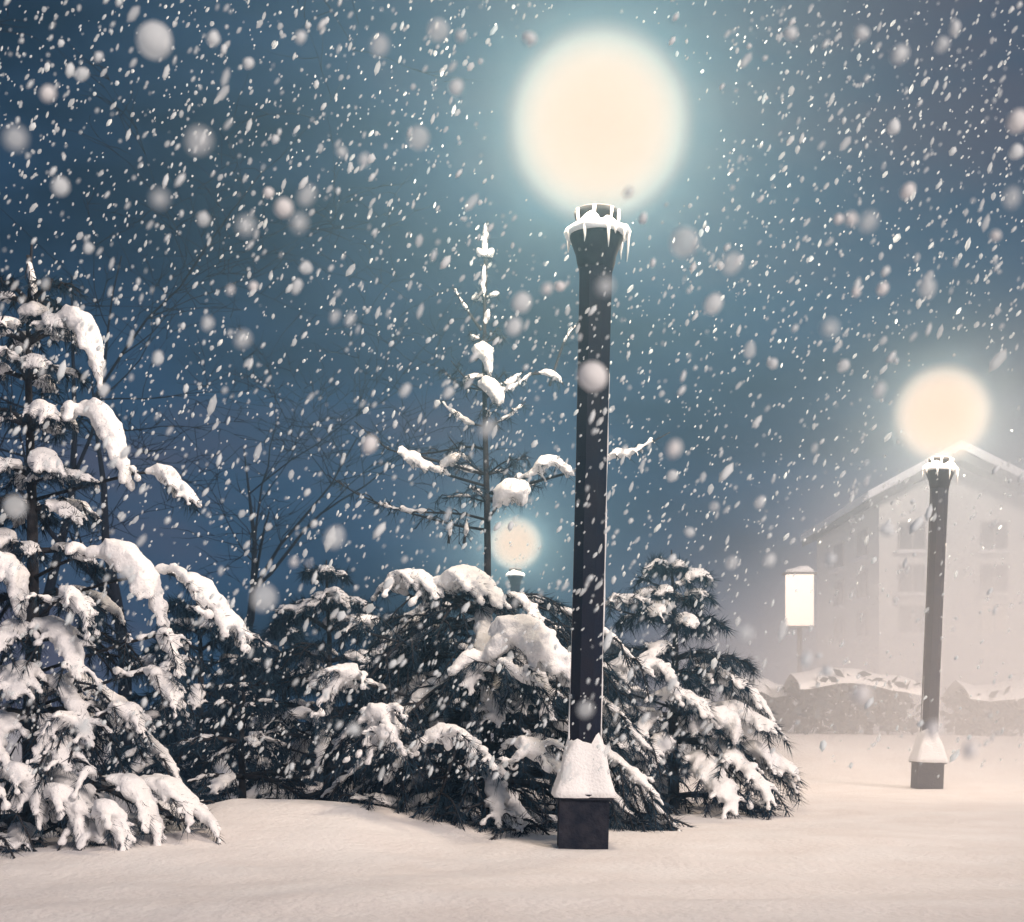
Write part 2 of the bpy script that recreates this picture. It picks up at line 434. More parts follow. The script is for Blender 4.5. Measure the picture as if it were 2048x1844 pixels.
def make_branch(tree, tloc, pts, rs, wood=0.018, width=0.10, needles=260, nlen=0.09, snow=1.0, laterals=6, latlen=0.45, res=1.0, snow_from=0.15):
    """one branch: wooden axis and side shoots, needles and a pad of snow as its own pieces; pts in world space"""
    cur = bez(pts, 9)
    root = cur[0]
    cur = [p - root for p in cur]
    L = sum((cur[i + 1] - cur[i]).length for i in range(8))
    m = MB(); m.tube(cur, [wood * (1 - 0.8 * i / 8) + 0.002 for i in range(9)], 5)
    shoots = [(cur[2:], 1.0)]
    ell = []
    for i in range(laterals):
        u = 0.22 + 0.72 * (i + rs.random() * 0.6) / max(laterals, 1)
        k = min(int(u * 8), 7); p = cur[k].lerp(cur[k + 1], u * 8 - k)
        d = (cur[k + 1] - cur[k]).normalized()
        side = d.cross(Vector((0, 0, 1)))
        side = side.normalized() if side.length > 0.05 else Vector((rs.uniform(-1, 1), rs.uniform(-1, 1), 0)).normalized()
        if i % 2: side = -side
        ll = L * latlen * (1.05 - 0.6 * u) * rs.uniform(0.7, 1.2)
        d2 = (d * rs.uniform(0.5, 0.9) + side * rs.uniform(0.7, 1.0)).normalized()
        lp = [p, p + d2 * ll * 0.5 + Vector((0, 0, 0.02)), p + d2 * ll + Vector((0, 0, -ll * rs.uniform(0.15, 0.55)))]
        lp = bez(lp, 5)
        m.tube(lp, [wood * 0.4 * (1 - 0.7 * j / 4) + 0.0015 for j in range(5)], 4)
        shoots.append((lp, 0.6))
    b = m.obj('branch', M['bark'], tree, True, root - tloc)
    # needles: slim blades fanning forward from every shoot
    if needles:
        tot = sum(len(s_[0]) for s_ in shoots)
        V = []
        for pl, wgt in shoots:
            n = max(4, int(needles * len(pl) / tot))
            arr = np.array([p[:] for p in pl])
            u = rng.random(n) ** 0.8 * (len(pl) - 1); k = np.minimum(u.astype(int), len(pl) - 2); fr = (u - k)[:, None]
            p = arr[k] * (1 - fr) + arr[k + 1] * fr
            d = arr[k + 1] - arr[k]; d /= np.linalg.norm(d, axis=1, keepdims=True) + 1e-9
            rv = rng.normal(size=(n, 3)); rv -= (rv * d).sum(1, keepdims=True) * d
            rv /= np.linalg.norm(rv, axis=1, keepdims=True) + 1e-9
            ln = nlen * rng.uniform(0.65, 1.2, (n, 1))
            dd = d * rng.uniform(0.35, 0.9, (n, 1)) + rv * rng.uniform(0.5, 0.95, (n, 1)); dd[:, 2] -= 0.28
            dd /= np.linalg.norm(dd, axis=1, keepdims=True)
            sd = np.cross(dd, rng.normal(size=(n, 3))); sd /= np.linalg.norm(sd, axis=1, keepdims=True) + 1e-9
            wd = 0.0027 * res ** -0.5 * (nlen / 0.09)
            tip = p + dd * ln; tip[:, 2] -= ln[:, 0] * 0.12
            V.append(np.stack([p - sd * wd, p + sd * wd, tip + sd * wd * 0.3], 1).reshape(-1, 3))
        V = np.concatenate(V); Fc = np.arange(len(V)).reshape(-1, 3)
        mesh_obj('needles', V, Fc, M['needle'], b)
    if snow > 0:
        for pl, wgt in shoots:
            main = wgt == 1.0
            npt = len(pl)
            st = 13 if main else 6
            fine_ = bez(pl, st)
            for j, p in enumerate(fine_):
                u = j / (st - 1)
                if main and u < snow_from: continue
                env = math.sin(math.pi * min(1.0, 0.12 + 0.88 * u) ** 0.8) if main else (1.0 - 0.55 * u)
                r = width * snow * (0.34 + 0.75 * env) * (1.0 if main else 0.42) * rs.uniform(0.8, 1.2)
                if not main: r = min(r, 0.075 * max(1, width / 0.1))
                d = (fine_[min(j + 1, st - 1)] - fine_[max(j - 1, 0)]).normalized()
                th = 0.62 if main else 0.72
                ell.append((p + Vector((0, 0, r * th * 0.45)), d, (r * 1.15, r, r * th)))
                # ragged lobes that hang over the pad's rim
                for _r in range(2 if main and rs.random() < 0.75 else 0):
                    sd = d.cross(Vector((0, 0, 1)))
                    if sd.length > 0.05:
                        sd = sd.normalized() * rs.choice((-1, 1))
                        q = p + sd * r * rs.uniform(0.6, 1.0) + d * r * 0.3
                        rr = r * rs.uniform(0.2, 0.36)
                        for s_ in range(4):
                            ell.append((q + Vector((0, 0, -rr * 0.62 * s_)), Vector((0, 0, 1)), (rr * (1.2 - 0.15 * s_), rr * (0.95 - 0.2 * s_), rr * (0.95 - 0.2 * s_))))
        if ell:
            PADS.append((ell, res, b))
    return b


def trunk(tree, h, r0, rs, lean=0.0):
    m = MB(); n = 14; pts = []; rad = []
    for i in range(n):
        u = i / (n - 1)
        pts.append((lean * u * u + 0.02 * math.sin(u * 9 + h) * u, 0.015 * math.sin(u * 7), -0.1 + u * (h + 0.1)))
        rad.append(r0 * (1 - u) ** 0.9 + 0.006)
    m.tube(pts, rad, 8)
    return m.obj('trunk', M['bark'], tree, True)


def pine(label, px, Y, top_y, base_r, whorls, seed, zmin=0.25, zmax=0.97, prof=None, width=0.10, needles=240, nlen=0.09, res=1.0,
         explicit=(), droop=0.5, trunk_r=0.05, per=5, snow=1.0, latlen=0.45, group='snow laden pines', bare=0.12, extra=(), ysq=1.0, dyk=1.0):
    rs = random.Random(seed)
    x = base_at(px, Y); z0 = gz(x, Y)
    h = D(px, top_y, Y).z - z0
    t = empty('pine_tree', (x, Y, z0)); tag(t, label, 'pine tree', group)
    tl = Vector((x, Y, z0))
    trunk(t, h, trunk_r, rs)
    for i in range(whorls):
        u = zmin + (zmax - zmin) * (i + rs.uniform(-0.25, 0.25)) / max(whorls - 1, 1)
        u = min(max(u, 0.03), 0.985)
        L0 = base_r * (prof(u) if prof else (1 - u) ** 0.85 * 0.95 + 0.05)
        a0 = rs.uniform(0, 6.28)
        n = max(3, int(round(per * (0.55 + 0.6 * (1 - u)))))
        for k in range(n):
            az = a0 + 2 * math.pi * k / n + rs.uniform(-0.35, 0.35)
            L = L0 * rs.uniform(0.72, 1.15)
            el = R(-8) + u * R(40) + rs.uniform(-0.15, 0.15)
            dh = Vector((math.cos(az), math.sin(az) * ysq, 0))
            p0 = tl + Vector((0.02 * math.sin(u * 9 + h) * u, 0, u * h))
            dr = droop * rs.uniform(0.6, 1.3) * (1.15 - u)
            p1 = p0 + dh * L * 0.4 + Vector((0, 0, math.tan(el) * L * 0.4))
            p2 = p0 + dh * L * 0.78 + Vector((0, 0, math.tan(el) * L * 0.55 - dr * L * 0.30))
            p3 = p0 + dh * L + Vector((0, 0, math.tan(el) * L * 0.5 - dr * L * 0.62))
            for p in (p1, p2, p3):
                g_ = gz(p.x, p.y) + 0.03
                if p.z < g_: p.z = g_
            sc_l = min(1.0, L / 0.7)
            make_branch(t, tl, [p0, p1, p2, p3], rs, wood=0.010 + 0.012 * sc_l, width=width * (0.45 + 0.55 * sc_l) * rs.uniform(0.7, 1.25),
                        needles=int(needles * (0.35 + 0.65 * sc_l)), nlen=nlen, snow=(snow * rs.uniform(0.7, 1.1) if rs.random() > bare else 0.0), laterals=int(3 + 4 * sc_l), latlen=latlen, res=res)
    for (u, L0, n, nd) in extra:
        a0 = rs.uniform(0, 6.28)
        for k in range(n):
            az = a0 + 2 * math.pi * k / n + rs.uniform(-0.4, 0.4); L = L0 * rs.uniform(0.6, 1.2)
            dh = Vector((math.cos(az), math.sin(az), 0)); p0 = tl + Vector((0.02 * math.sin(u * 9 + h) * u, 0, u * h))
            p1 = p0 + dh * L * 0.5 + Vector((0, 0, L * 0.15)); p2 = p0 + dh * L + Vector((0, 0, L * rs.uniform(0.1, 0.6)))
            make_branch(t, tl, [p0, p1, p2], rs, wood=0.006, width=0.028 * rs.uniform(0.6, 1.4), needles=nd, nlen=nlen * 0.8, snow=(0.9 if rs.random() < 0.7 else 0), laterals=4, latlen=0.4, res=res)
    for ex in explicit:
        pts, wd, dy = ex[0], ex[1], ex[2] * dyk
        opt = ex[3] if len(ex) > 3 else {}
        W = [D(p[0], p[1], Y + dy + (p[2] if len(p) > 2 else 0.0)) for p in pts]
        wm = 1.15 * wd * K / F * (Y + dy)
        for p in W: p.z -= wm * 0.35
        if opt.get('root', True):
            rt = Vector((x, Y, 0)); rt.z = W[0].z - 0.22 * (Vector((W[0].x - x, W[0].y - Y, 0)).length); rt = rt.lerp(W[0], 0.05)
            W = [rt] + W; sf = 0.34
        else:
            sf = 0.0
        kw = dict(wood=0.009, width=wm, needles=needles, nlen=nlen, snow=1.0, laterals=9, latlen=0.30, res=res, snow_from=sf)
        kw.update({k: v for k, v in opt.items() if k != 'root'})
        make_branch(t, tl, W, rs, **kw)
    return t


def profA(u): return (0.30 if u > 0.55 else 0.30 + (0.55 - u) / 0.55 * 0.70) * (1.0 if u < 0.9 else 0.5)


exA = [
    ([(100, 628), (140, 622), (182, 670), (196, 750)], 34, -0.10, dict(latlen=0.16)),
    ([(148, 800), (192, 808), (225, 865), (256, 945)], 36, -0.15, dict(latlen=0.18)),
    ([(270, 925), (320, 932), (360, 962), (394, 990)], 22, -0.10, dict(latlen=0.2)),
    ([(80, 940), (140, 935), (190, 945)], 16, -0.1),
    ([(160, 1080), (230, 1092), (290, 1140), (325, 1218)], 38, -0.30, dict(latlen=0.2)),
    ([(290, 1118), (350, 1126), (410, 1172), (445, 1212), (490, 1245)], 32, -0.2, dict(latlen=0.22)),
    ([(-10, 1110), (25, 1130), (45, 1205)], 34, -0.35, dict(latlen=0.2)),
    ([(118, 1172), (150, 1185), (176, 1225)], 22, -0.5),
    ([(298, 1248), (330, 1270), (362, 1325)], 20, -0.4),
    ([(275, 1318), (318, 1348), (352, 1388)], 24, -0.45),
    ([(150, 1425), (112, 1425), (85, 1490)], 24, -0.55),
    ([(205, 1400), (245, 1402), (280, 1430)], 22, -0.55),
    ([(245, 1535), (310, 1545), (365, 1575), (430, 1625)], 30, -0.45, dict(latlen=0.25)),
    ([(190, 1525), (255, 1550), (290, 1595), (315, 1645)], 30, -0.60, dict(latlen=0.2)),
    ([(95, 1560), (135, 1575), (165, 1635)], 32, -0.70, dict(latlen=0.2)),
    ([(180, 1590), (225, 1620), (255, 1675)], 28, -0.75, dict(latlen=0.2)),
    ([(20, 1520), (60, 1545), (85, 1610)], 32, -0.65, dict(latlen=0.2)),
    ([(55, 500), (62, 540), (70, 600)], 10, -0.02, dict(root=False, latlen=0.5, needles=120)),
    ([(40, 640), (60, 610), (95, 615)], 16, -0.05, dict(root=False)),
]
pine('large snow covered pine at the left edge with heavy drooping snow pads', 62, 8.35, 478, 1.12, 13, 21, zmin=0.06, zmax=0.90, prof=profA,
     width=0.085, needles=560, nlen=0.085, explicit=exA, droop=0.75, trunk_r=0.05, per=7, bare=0.36)

exB = [
    ([(770, 1150), (815, 1138), (868, 1160)], 30, -0.25),
    ([(885, 1150), (935, 1142), (1000, 1185)], 32, -0.30),
    ([(960, 1290), (1015, 1245), (1075, 1270), (1125, 1310)], 52, -0.55, dict(latlen=0.2)),
    ([(985, 1300), (1015, 1325), (1055, 1345)], 18, -0.65),
    ([(700, 1235), (735, 1225), (668, 1245)], 14, -0.35),
    ([(705, 1335), (680, 1335), (650, 1370)], 24, -0.5),
    ([(760, 1395), (755, 1430), (735, 1475)], 26, -0.7),
    ([(775, 1440), (785, 1480)], 20, -0.75),
    ([(815, 1478), (860, 1450), (905, 1450), (955, 1480)], 26, -0.75),
    ([(1015, 1500), (1040, 1470), (1085, 1500), (1110, 1510)], 28, -0.75),
    ([(790, 885), (830, 912), (872, 925)], 15, -0.1, dict(latlen=0.12, needles=90)),
    ([(870, 925), (890, 905), (905, 898)], 14, -0.1, dict(latlen=0.12, needles=90)),
    ([(1040, 935), (1085, 905), (1130, 930)], 18, -0.15, dict(latlen=0.2, needles=120)),
    ([(990, 978), (1015, 965), (1036, 980)], 26, -0.25, dict(latlen=0.1, needles=110)),
    ([(1150, 920), (1215, 895), (1245, 890), (1322, 848)], 13, -0.12, dict(latlen=0.10, needles=60)),
    ([(920, 880), (790, 895), (700, 830)], 4, 0.05, dict(latlen=0.2, needles=90)),
    ([(880, 1030), (730, 985), (645, 935)], 4, 0.1, dict(latlen=0.2, needles=110)),
    ([(905, 1010), (800, 1005), (725, 985)], 9, 0.0, dict(latlen=0.2, needles=110)),
    ([(938, 705), (955, 690), (968, 735)], 17, -0.06, dict(latlen=0.3, needles=90, root=False)),
    ([(975, 770), (1010, 762), (1060, 728)], 8, -0.05, dict(latlen=0.15, needles=60)),
    ([(1050, 735), (1085, 735), (1112, 755)], 8, -0.05, dict(root=False, latlen=0.15, needles=50)),
    ([(950, 755), (970, 765), (985, 785)], 20, -0.1, dict(root=False, latlen=0.15, needles=80)),
    ([(955, 740), (925, 745), (915, 752)], 9, -0.05, dict(latlen=0.15, needles=80)),
    ([(950, 650), (915, 600), (893, 565)], 4, 0.0, dict(root=False, latlen=0.1, needles=40)),
    ([(1085, 760), (1115, 670), (1145, 635)], 4, 0.05, dict(root=False, latlen=0.1, needles=40)),
    ([(957, 615), (954, 560), (957, 510)], 7, 0.0, dict(root=False, latlen=0.10, needles=50)),
    ([(958, 520), (956, 470), (960, 438)], 8, 0.0, dict(root=False, latlen=0.12, needles=50)),
    ([(957, 640), (960, 625), (965, 612)], 9, 0.0, dict(root=False, latlen=0.1, needles=30)),
    ([(885, 1070), (888, 1045), (890, 1025)], 6, -0.1, dict(root=False, latlen=0.1, needles=60)),
    ([(915, 1070), (920, 1045), (922, 1022)], 7, -0.1, dict(root=False, latlen=0.1, needles=60)),
]


def profB(u): return 1.0 - 0.35 * u / 0.4 if u < 0.4 else 0.5


pine('tall pine right behind the nearest lamp post, its thin bare tip rising above', 960, 9.75, 436, 1.42, 12, 5, zmin=0.04, zmax=0.36, ysq=0.72, prof=profB,
     width=0.07, needles=700, nlen=0.10, extra=((0.535, 0.40, 5, 170), (0.58, 0.40, 5, 150), (0.66, 0.30, 4, 110), (0.72, 0.28, 5, 130), (0.80, 0.16, 4, 70), (0.87, 0.10, 4, 50), (0.94, 0.07, 3, 40)),
     dyk=1.5, explicit=exB, droop=0.7, trunk_r=0.032, per=8, bare=0.34)
exC = [
    ([(1200, 1190), (1240, 1180), (1330, 1192)], 16, -0.3),
    ([(1200, 1340), (1265, 1308), (1325, 1318)], 26, -0.6),
    ([(1310, 1365), (1345, 1370), (1392, 1385)], 24, -0.6),
    ([(1420, 1335), (1480, 1368), (1525, 1412)], 24, -0.3),
    ([(1460, 1470), (1515, 1490), (1562, 1512)], 28, -0.3),
    ([(1395, 1420), (1430, 1415), (1450, 1450)], 34, -0.5, dict(latlen=0.15)),
    ([(1270, 1140), (1285, 1115), (1300, 1105)], 8, -0.2),
    ([(1340, 1150), (1375, 1130), (1405, 1140)], 14, -0.1),
    ([(1200, 1480), (1240, 1475), (1275, 1500)], 18, -0.9),
    ([(1205, 1530), (1235, 1550), (1265, 1590)], 26, -1.1, dict(latlen=0.2)),
]
pine('bushy hazy pine right of the nearest lamp post', 1330, 12.2, 1085, 1.20, 9, 33, zmin=0.05, zmax=0.93,
     width=0.09, needles=500, nlen=0.12, bare=0.3, explicit=exC, droop=0.7, trunk_r=0.05, per=7, res=0.8)
exD = [
    ([(650, 1180), (600, 1195), (545, 1200)], 16, -0.3),
    ([(655, 1165), (670, 1170), (690, 1195)], 18, -0.3),
    ([(560, 1420), (600, 1405), (620, 1425)], 16, -0.8),
    ([(500, 1450), (520, 1460), (535, 1480)], 14, -0.9),
]
pine('dark pine with light snow between the left pine and the tall pine', 648, 13.2, 1105, 1.45, 9, 44, zmin=0.06, zmax=0.92,
     width=0.10, needles=480, nlen=0.12, bare=0.3, explicit=exD, droop=0.55, trunk_r=0.05, per=7, res=0.75, snow=0.75)
pine('small young pine in front of the dark trees right of the left pine', 478, 11.4, 1275, 0.75, 6, 45, zmin=0.08, zmax=0.92,
     width=0.06, needles=300, nlen=0.10, bare=0.3, droop=0.35, trunk_r=0.03, per=6, res=0.8, snow=0.8)
for (px, Y, ty, br, wh, sd, lb) in (
        (395, 17.0, 1180, 1.9, 9, 51, 'dark background pine partly hidden by the left pine'),
        (560, 21.0, 1240, 2.2, 8, 52, 'low dark pine far behind the small young pine'),
        (800, 19.0, 1210, 1.9, 8, 53, 'dark pine behind the left side of the tall pine'),
        (1160, 20.0, 1230, 2.0, 8, 54, 'dark pine behind the nearest lamp post near the farthest lamp')):
    pine(lb, px, Y, ty, br, wh, sd, zmin=0.05, zmax=0.93, width=0.14, bare=0.38, needles=380, nlen=0.20, droop=0.5, trunk_r=0.07, per=6, res=0.5, snow=0.7,
         group='dark pines in the background')

# all snow pads are fused and rounded in one pass, then handed back to their branches
CELL = 6.0
cols = int(math.ceil(math.sqrt(len(PADS))))
PV = []; PF = []; nb = 0
for i, (ell, res, b) in enumerate(PADS):
    cx, cy = (i % cols) * CELL, (i // cols) * CELL
    for c, d, r in ell:
        d = Vector(d); s_ = d.cross(Vector((0, 0, 1)))
        s_ = s_.normalized() if s_.length > 1e-3 else Vector((1, 0, 0))
        u_ = s_.cross(d)
        Mx = np.array([d[:], s_[:], u_[:]]) * np.array(r)[:, None]
        v = (ICO1[0] @ Mx + np.array(c[:])) * res + np.array([cx, cy, 0])
        PV.append(v); PF.append(ICO1[1] + nb); nb += len(v)
PV = np.concatenate(PV); PF = np.concatenate(PF)
tm = bpy.data.meshes.new('pads'); tm.from_pydata(PV.tolist(), [], PF.tolist())
to = bpy.data.objects.new('pads', tm); C.objects.link(to)
md = to.modifiers.new('r', 'REMESH'); md.mode = 'VOXEL'; md.voxel_size = 0.0145
ms = to.modifiers.new('s', 'SMOOTH'); ms.factor = 0.5; ms.iterations = 2
dg = bpy.context.evaluated_depsgraph_get()
em = to.evaluated_get(dg).to_mesh()
n = len(em.vertices); co = np.empty(n * 3); em.vertices.foreach_get('co', co); co = co.reshape(-1, 3)
nrm = np.empty(n * 3); em.vertex_normals.foreach_get('vector', nrm); nrm = nrm.reshape(-1, 3)
amp = np.empty(n)
for i in range(n):
    p_ = co[i]
    amp[i] = 0.011 * mnoise.noise((p_[0] * 14, p_[1] * 14, p_[2] * 14)) + 0.006 * mnoise.noise((p_[0] * 38, p_[1] * 38, p_[2] * 38))
co = co + nrm * amp[:, None]
nq = len(em.polygons); li = np.empty(len(em.loops), int); em.loops.foreach_get('vertex_index', li)
qf = li.reshape(-1, 4)
to.evaluated_get(dg).to_mesh_clear()
bpy.data.objects.remove(to); bpy.data.meshes.remove(tm)
lab = np.arange(n)
ed = np.concatenate([qf[:, [0, 1]], qf[:, [1, 2]], qf[:, [2, 3]], qf[:, [3, 0]]])
while True:
    mn = np.minimum(lab[ed[:, 0]], lab[ed[:, 1]])
    new = lab.copy(); np.minimum.at(new, ed[:, 0], mn); np.minimum.at(new, ed[:, 1], mn)
    np.minimum.at(new, lab, new)
    new = new[new]; new = new[new]
    if (new == lab).all(): break
    lab = new
cell = (np.round(co[:, 1] / CELL).astype(int)) * cols + np.round(co[:, 0] / CELL).astype(int)
order = np.argsort(cell, kind='stable'); sc_cell = cell[order]
fcell = cell[qf[:, 0]]; forder = np.argsort(fcell, kind='stable'); fsc = fcell[forder]
remap = np.empty(n, int)
for i, (ell, res, b) in enumerate(PADS):
    v0, v1 = np.searchsorted(sc_cell, [i, i + 1]); f0, f1 = np.searchsorted(fsc, [i, i + 1])
    if v1 <= v0 or f1 <= f0: continue
    vids = order[v0:v1]; fids = forder[f0:f1]
    for c_ in np.unique(lab[vids]):
        vid = vids[lab[vids] == c_]; fid = fids[lab[qf[fids, 0]] == c_]
        if len(vid) < 70: continue
        remap[vid] = np.arange(len(vid))
        v = (co[vid] - np.array([(i % cols) * CELL, (i // cols) * CELL, 0])) / res
        mesh_obj('snow_pad', v, remap[qf[fid]], M['snow'], b, True)

# ------------------------------------------------------------------ bare trees behind
def bare_tree(label, px, Y, h, seed, lean):
    rs = random.Random(seed)
    x = base_at(px, Y); z0 = gz(x, Y)
    t = empty('bare_tree', (x, Y, z0)); tag(t, label, 'bare tree', 'bare trees in the background')
    limbs = []

    def grow(p, d, L, r, lev, mb):
        pts = [p]; rad = [r]; n = 7; q = Vector(p); dd = Vector(d)
        for i in range(n):
            dd = (dd + Vector((rs.uniform(-1, 1), rs.uniform(-1, 1), rs.uniform(-0.7, 0.9))) * 0.20 + Vector((0, 0, -0.03 if lev else 0.05))).normalized()
            q = q + dd * L / n; pts.append(q.copy()); rad.append(r * (1 - (0.93 if lev == 0 else 0.7) * (i + 1) / n))
        mb.tube(pts, rad, 5 if lev < 2 else 3)
        if lev < 4:
            for j in range((5, 5, 5, 4)[lev]):
                k = rs.randint(2 if lev else 3, n)
                a_ = Vector((rs.uniform(-1, 1), rs.uniform(-1, 1) * 0.8, rs.uniform(-0.35, 0.8))).normalized()
                nd = (dd * 0.55 + a_ * 0.9).normalized()
                if lev == 0:
                    sub = MB(); grow(pts[k], nd, L * rs.uniform(0.42, 0.62), rad[k] * 0.6, 1, sub); limbs.append(sub)
                else:
                    grow(pts[k], nd, L * rs.uniform(0.40, 0.62), max(rad[k] * 0.6, 0.006), lev + 1, mb)
    tr = MB(); grow(Vector((0, 0, -0.1)), Vector((lean, 0, 1)).normalized(), h, 0.11, 0, tr)
    tr.obj('trunk', M['twig'], t, True)
    for s_ in limbs: s_.obj('limb', M['twig'], t, True)
    return t


bare_tree('bare dark tree with spreading twigs just right of the left pine', 250, 17.0, 5.6, 3, 0.06)
bare_tree('bare dark tree in the gap between the left pine and the tall pine', 480, 22.0, 5.2, 8, 0.02)
bare_tree('bare dark tree rising behind the left pine at the left edge', 60, 19.5, 7.0, 14, 0.10)

# ------------------------------------------------------------------ house on the right
HY = 44.0
hb = D(1885, 1440, HY); hz = gz(hb.x, HY)
house = empty('house', (hb.x, HY, hz))
tag(house, 'pale two storey house with snowy gable roof, faded in haze behind the second lamp', 'house')
sx = K / F * HY                        # metres for one view pixel at the house
wl, wr = (1735 - 1885) * sx, (2052 - 1885) * sx
eave = D(0, 990, HY).z - hz; ridge = D(0, 908, HY).z - hz; dep = 9.0
m = MB()
m.add([(wl, 0, 0), (wr, 0, 0), (wr, 0, eave), (0, 0, ridge - 0.15), (wl, 0, eave), (wl, dep, 0), (wr, dep, 0), (wr, dep, eave), (0, dep, ridge - 0.15), (wl, dep, eave)],
      [(0, 1, 2, 3, 4), (9, 8, 7, 6, 5), (0, 4, 9, 5), (1, 6, 7, 2), (0, 5, 6, 1), (4, 3, 8, 9), (3, 2, 7, 8)])
m.obj('wall', M['house_wall'], house)
m = MB()
for s_, we in ((-1, wl), (1, wr)):
    ex_ = we + s_ * 0.45; k = (ridge - eave) / abs(we); ze = eave - 0.45 * k
    th = 0.22
    a_ = [(0, -0.6, ridge - 0.10), (ex_, -0.6, ze), (ex_, -0.6, ze + th), (0, -0.6, ridge + th)]
    if s_ > 0: a_ = [(p[0] + (0.004 if i in (0, 3) else 0), p[1], p[2]) for i, p in enumerate(a_)]
    bk = [(p[0], dep + 0.5, p[2]) for p in a_]
    f_ = [(0, 1, 2, 3), (7, 6, 5, 4), (0, 4, 5, 1), (1, 5, 6, 2), (2, 6, 7, 3), (3, 7, 4, 0)]
    m.add(a_ + bk, f_)
roof = m.obj('roof', M['stone'], house)
m = MB()
for s_, we in ((-1, wl), (1, wr)):
    ex_ = we + s_ * 0.5; k = (ridge - eave) / abs(we); ze = eave - 0.45 * k
    a_ = [(0.006 * s_, -0.66, ridge + 0.226), (ex_, -0.66, ze + 0.226), (ex_, -0.66, ze + 0.47), (0.006 * s_, -0.66, ridge + 0.50)]
    bk = [(p[0], dep + 0.5, p[2]) for p in a_]
    m.add(a_ + bk, [(0, 1, 2, 3), (7, 6, 5, 4), (0, 4, 5, 1), (1, 5, 6, 2), (2, 6, 7, 3), (3, 7, 4, 0)])
m.obj('roof_snow', M['snow'], roof)
m = MB(); m.box((1.2, 4, ridge + 0.75), (0.6, 0.6, 1.6)); m.obj('chimney', M['stone'], roof)
ww, wh_ = 0.56, 0.68
for (wx, wy, lit) in ((1800, 1058, 0), (1800, 1142, 0), (1800, 1222, 0), (1962, 1058, 0), (1962, 1142, 0), (1962, 1222, 1)):
    c = D(wx, wy, HY); cx, cz = c.x - hb.x, c.z - hz
    wn = MB(); wn.box((cx, -0.02, cz), (ww * 1.5, 0.06, wh_ * 1.35)); wo = wn.obj('window', M['frame'], house)
    for s_ in (-1, 1):
        pn = MB(); pn.box((cx + s_ * 0.205, -0.056, cz), (0.36, 0.02, wh_ * 1.18)); pn.obj('pane', M['window_glow'] if lit else M['dark_glass'], wo)
    sl_ = MB(); sl_.box((cx, -0.10, cz - wh_ * 0.72), (ww * 1.75, 0.2, 0.09)); sl_.obj('sill', M['snow'], wo)
for dy_ in (2.0, 5.3):
    for wy, lit in ((1058, 0), (1142, 0), (1222, 0)):
        cz = D(0, wy, HY).z - hz
        wn = MB(); wn.box((wl - 0.02, dy_, cz), (0.06, ww * 2.4, wh_ * 1.35)); wo = wn.obj('window', M['frame'], house)
        for s_ in (-1, 1):
            pn = MB(); pn.box((wl - 0.056, dy_ + s_ * 0.33, cz), (0.02, 0.58, wh_ * 1.18)); pn.obj('pane', M['dark_glass'], wo)
        sl_ = MB(); sl_.box((wl - 0.10, dy_, cz - wh_ * 0.72), (0.2, ww * 2.7, 0.09)); sl_.obj('sill', M['snow'], wo)

# lit sign box on a post left of the house
sb = D(1578, 1185, 30.0); szg = gz(sb.x, 30.0)
sg = empty('sign_box', (sb.x, 30.0, szg)); tag(sg, 'upright glowing sign box on a post with a cap of snow, left of the house', 'sign')
m = MB(); m.tube([(0, 0, -0.1), (0, 0, sb.z - szg - 0.5)], [0.05, 0.05], 8); m.obj('post', M['post'], sg, True)
m = MB(); m.box((0, 0, sb.z - szg), (0.56, 0.20, 1.08)); m.obj('light_panel', M['sign_glow'], sg)
m = MB(); m.box((0, 0, sb.z - szg + 0.56), (0.70, 0.30, 0.04)); m.box((0, 0, sb.z - szg - 0.56), (0.62, 0.26, 0.04)); m.obj('frame', M['stone'], sg)
v = ICO2[0] * np.array([0.32, 0.15, 0.13]); v[:, 2] = np.maximum(v[:, 2], -0.015) + sb.z - szg + 0.594
v[:, 2] += 0.03 * np.sin(v[:, 0] * 11)* (v[:, 2] > sb.z - szg + 0.60)
mesh_obj('snow_cap', v, ICO2[1], M['snow'], sg, True)

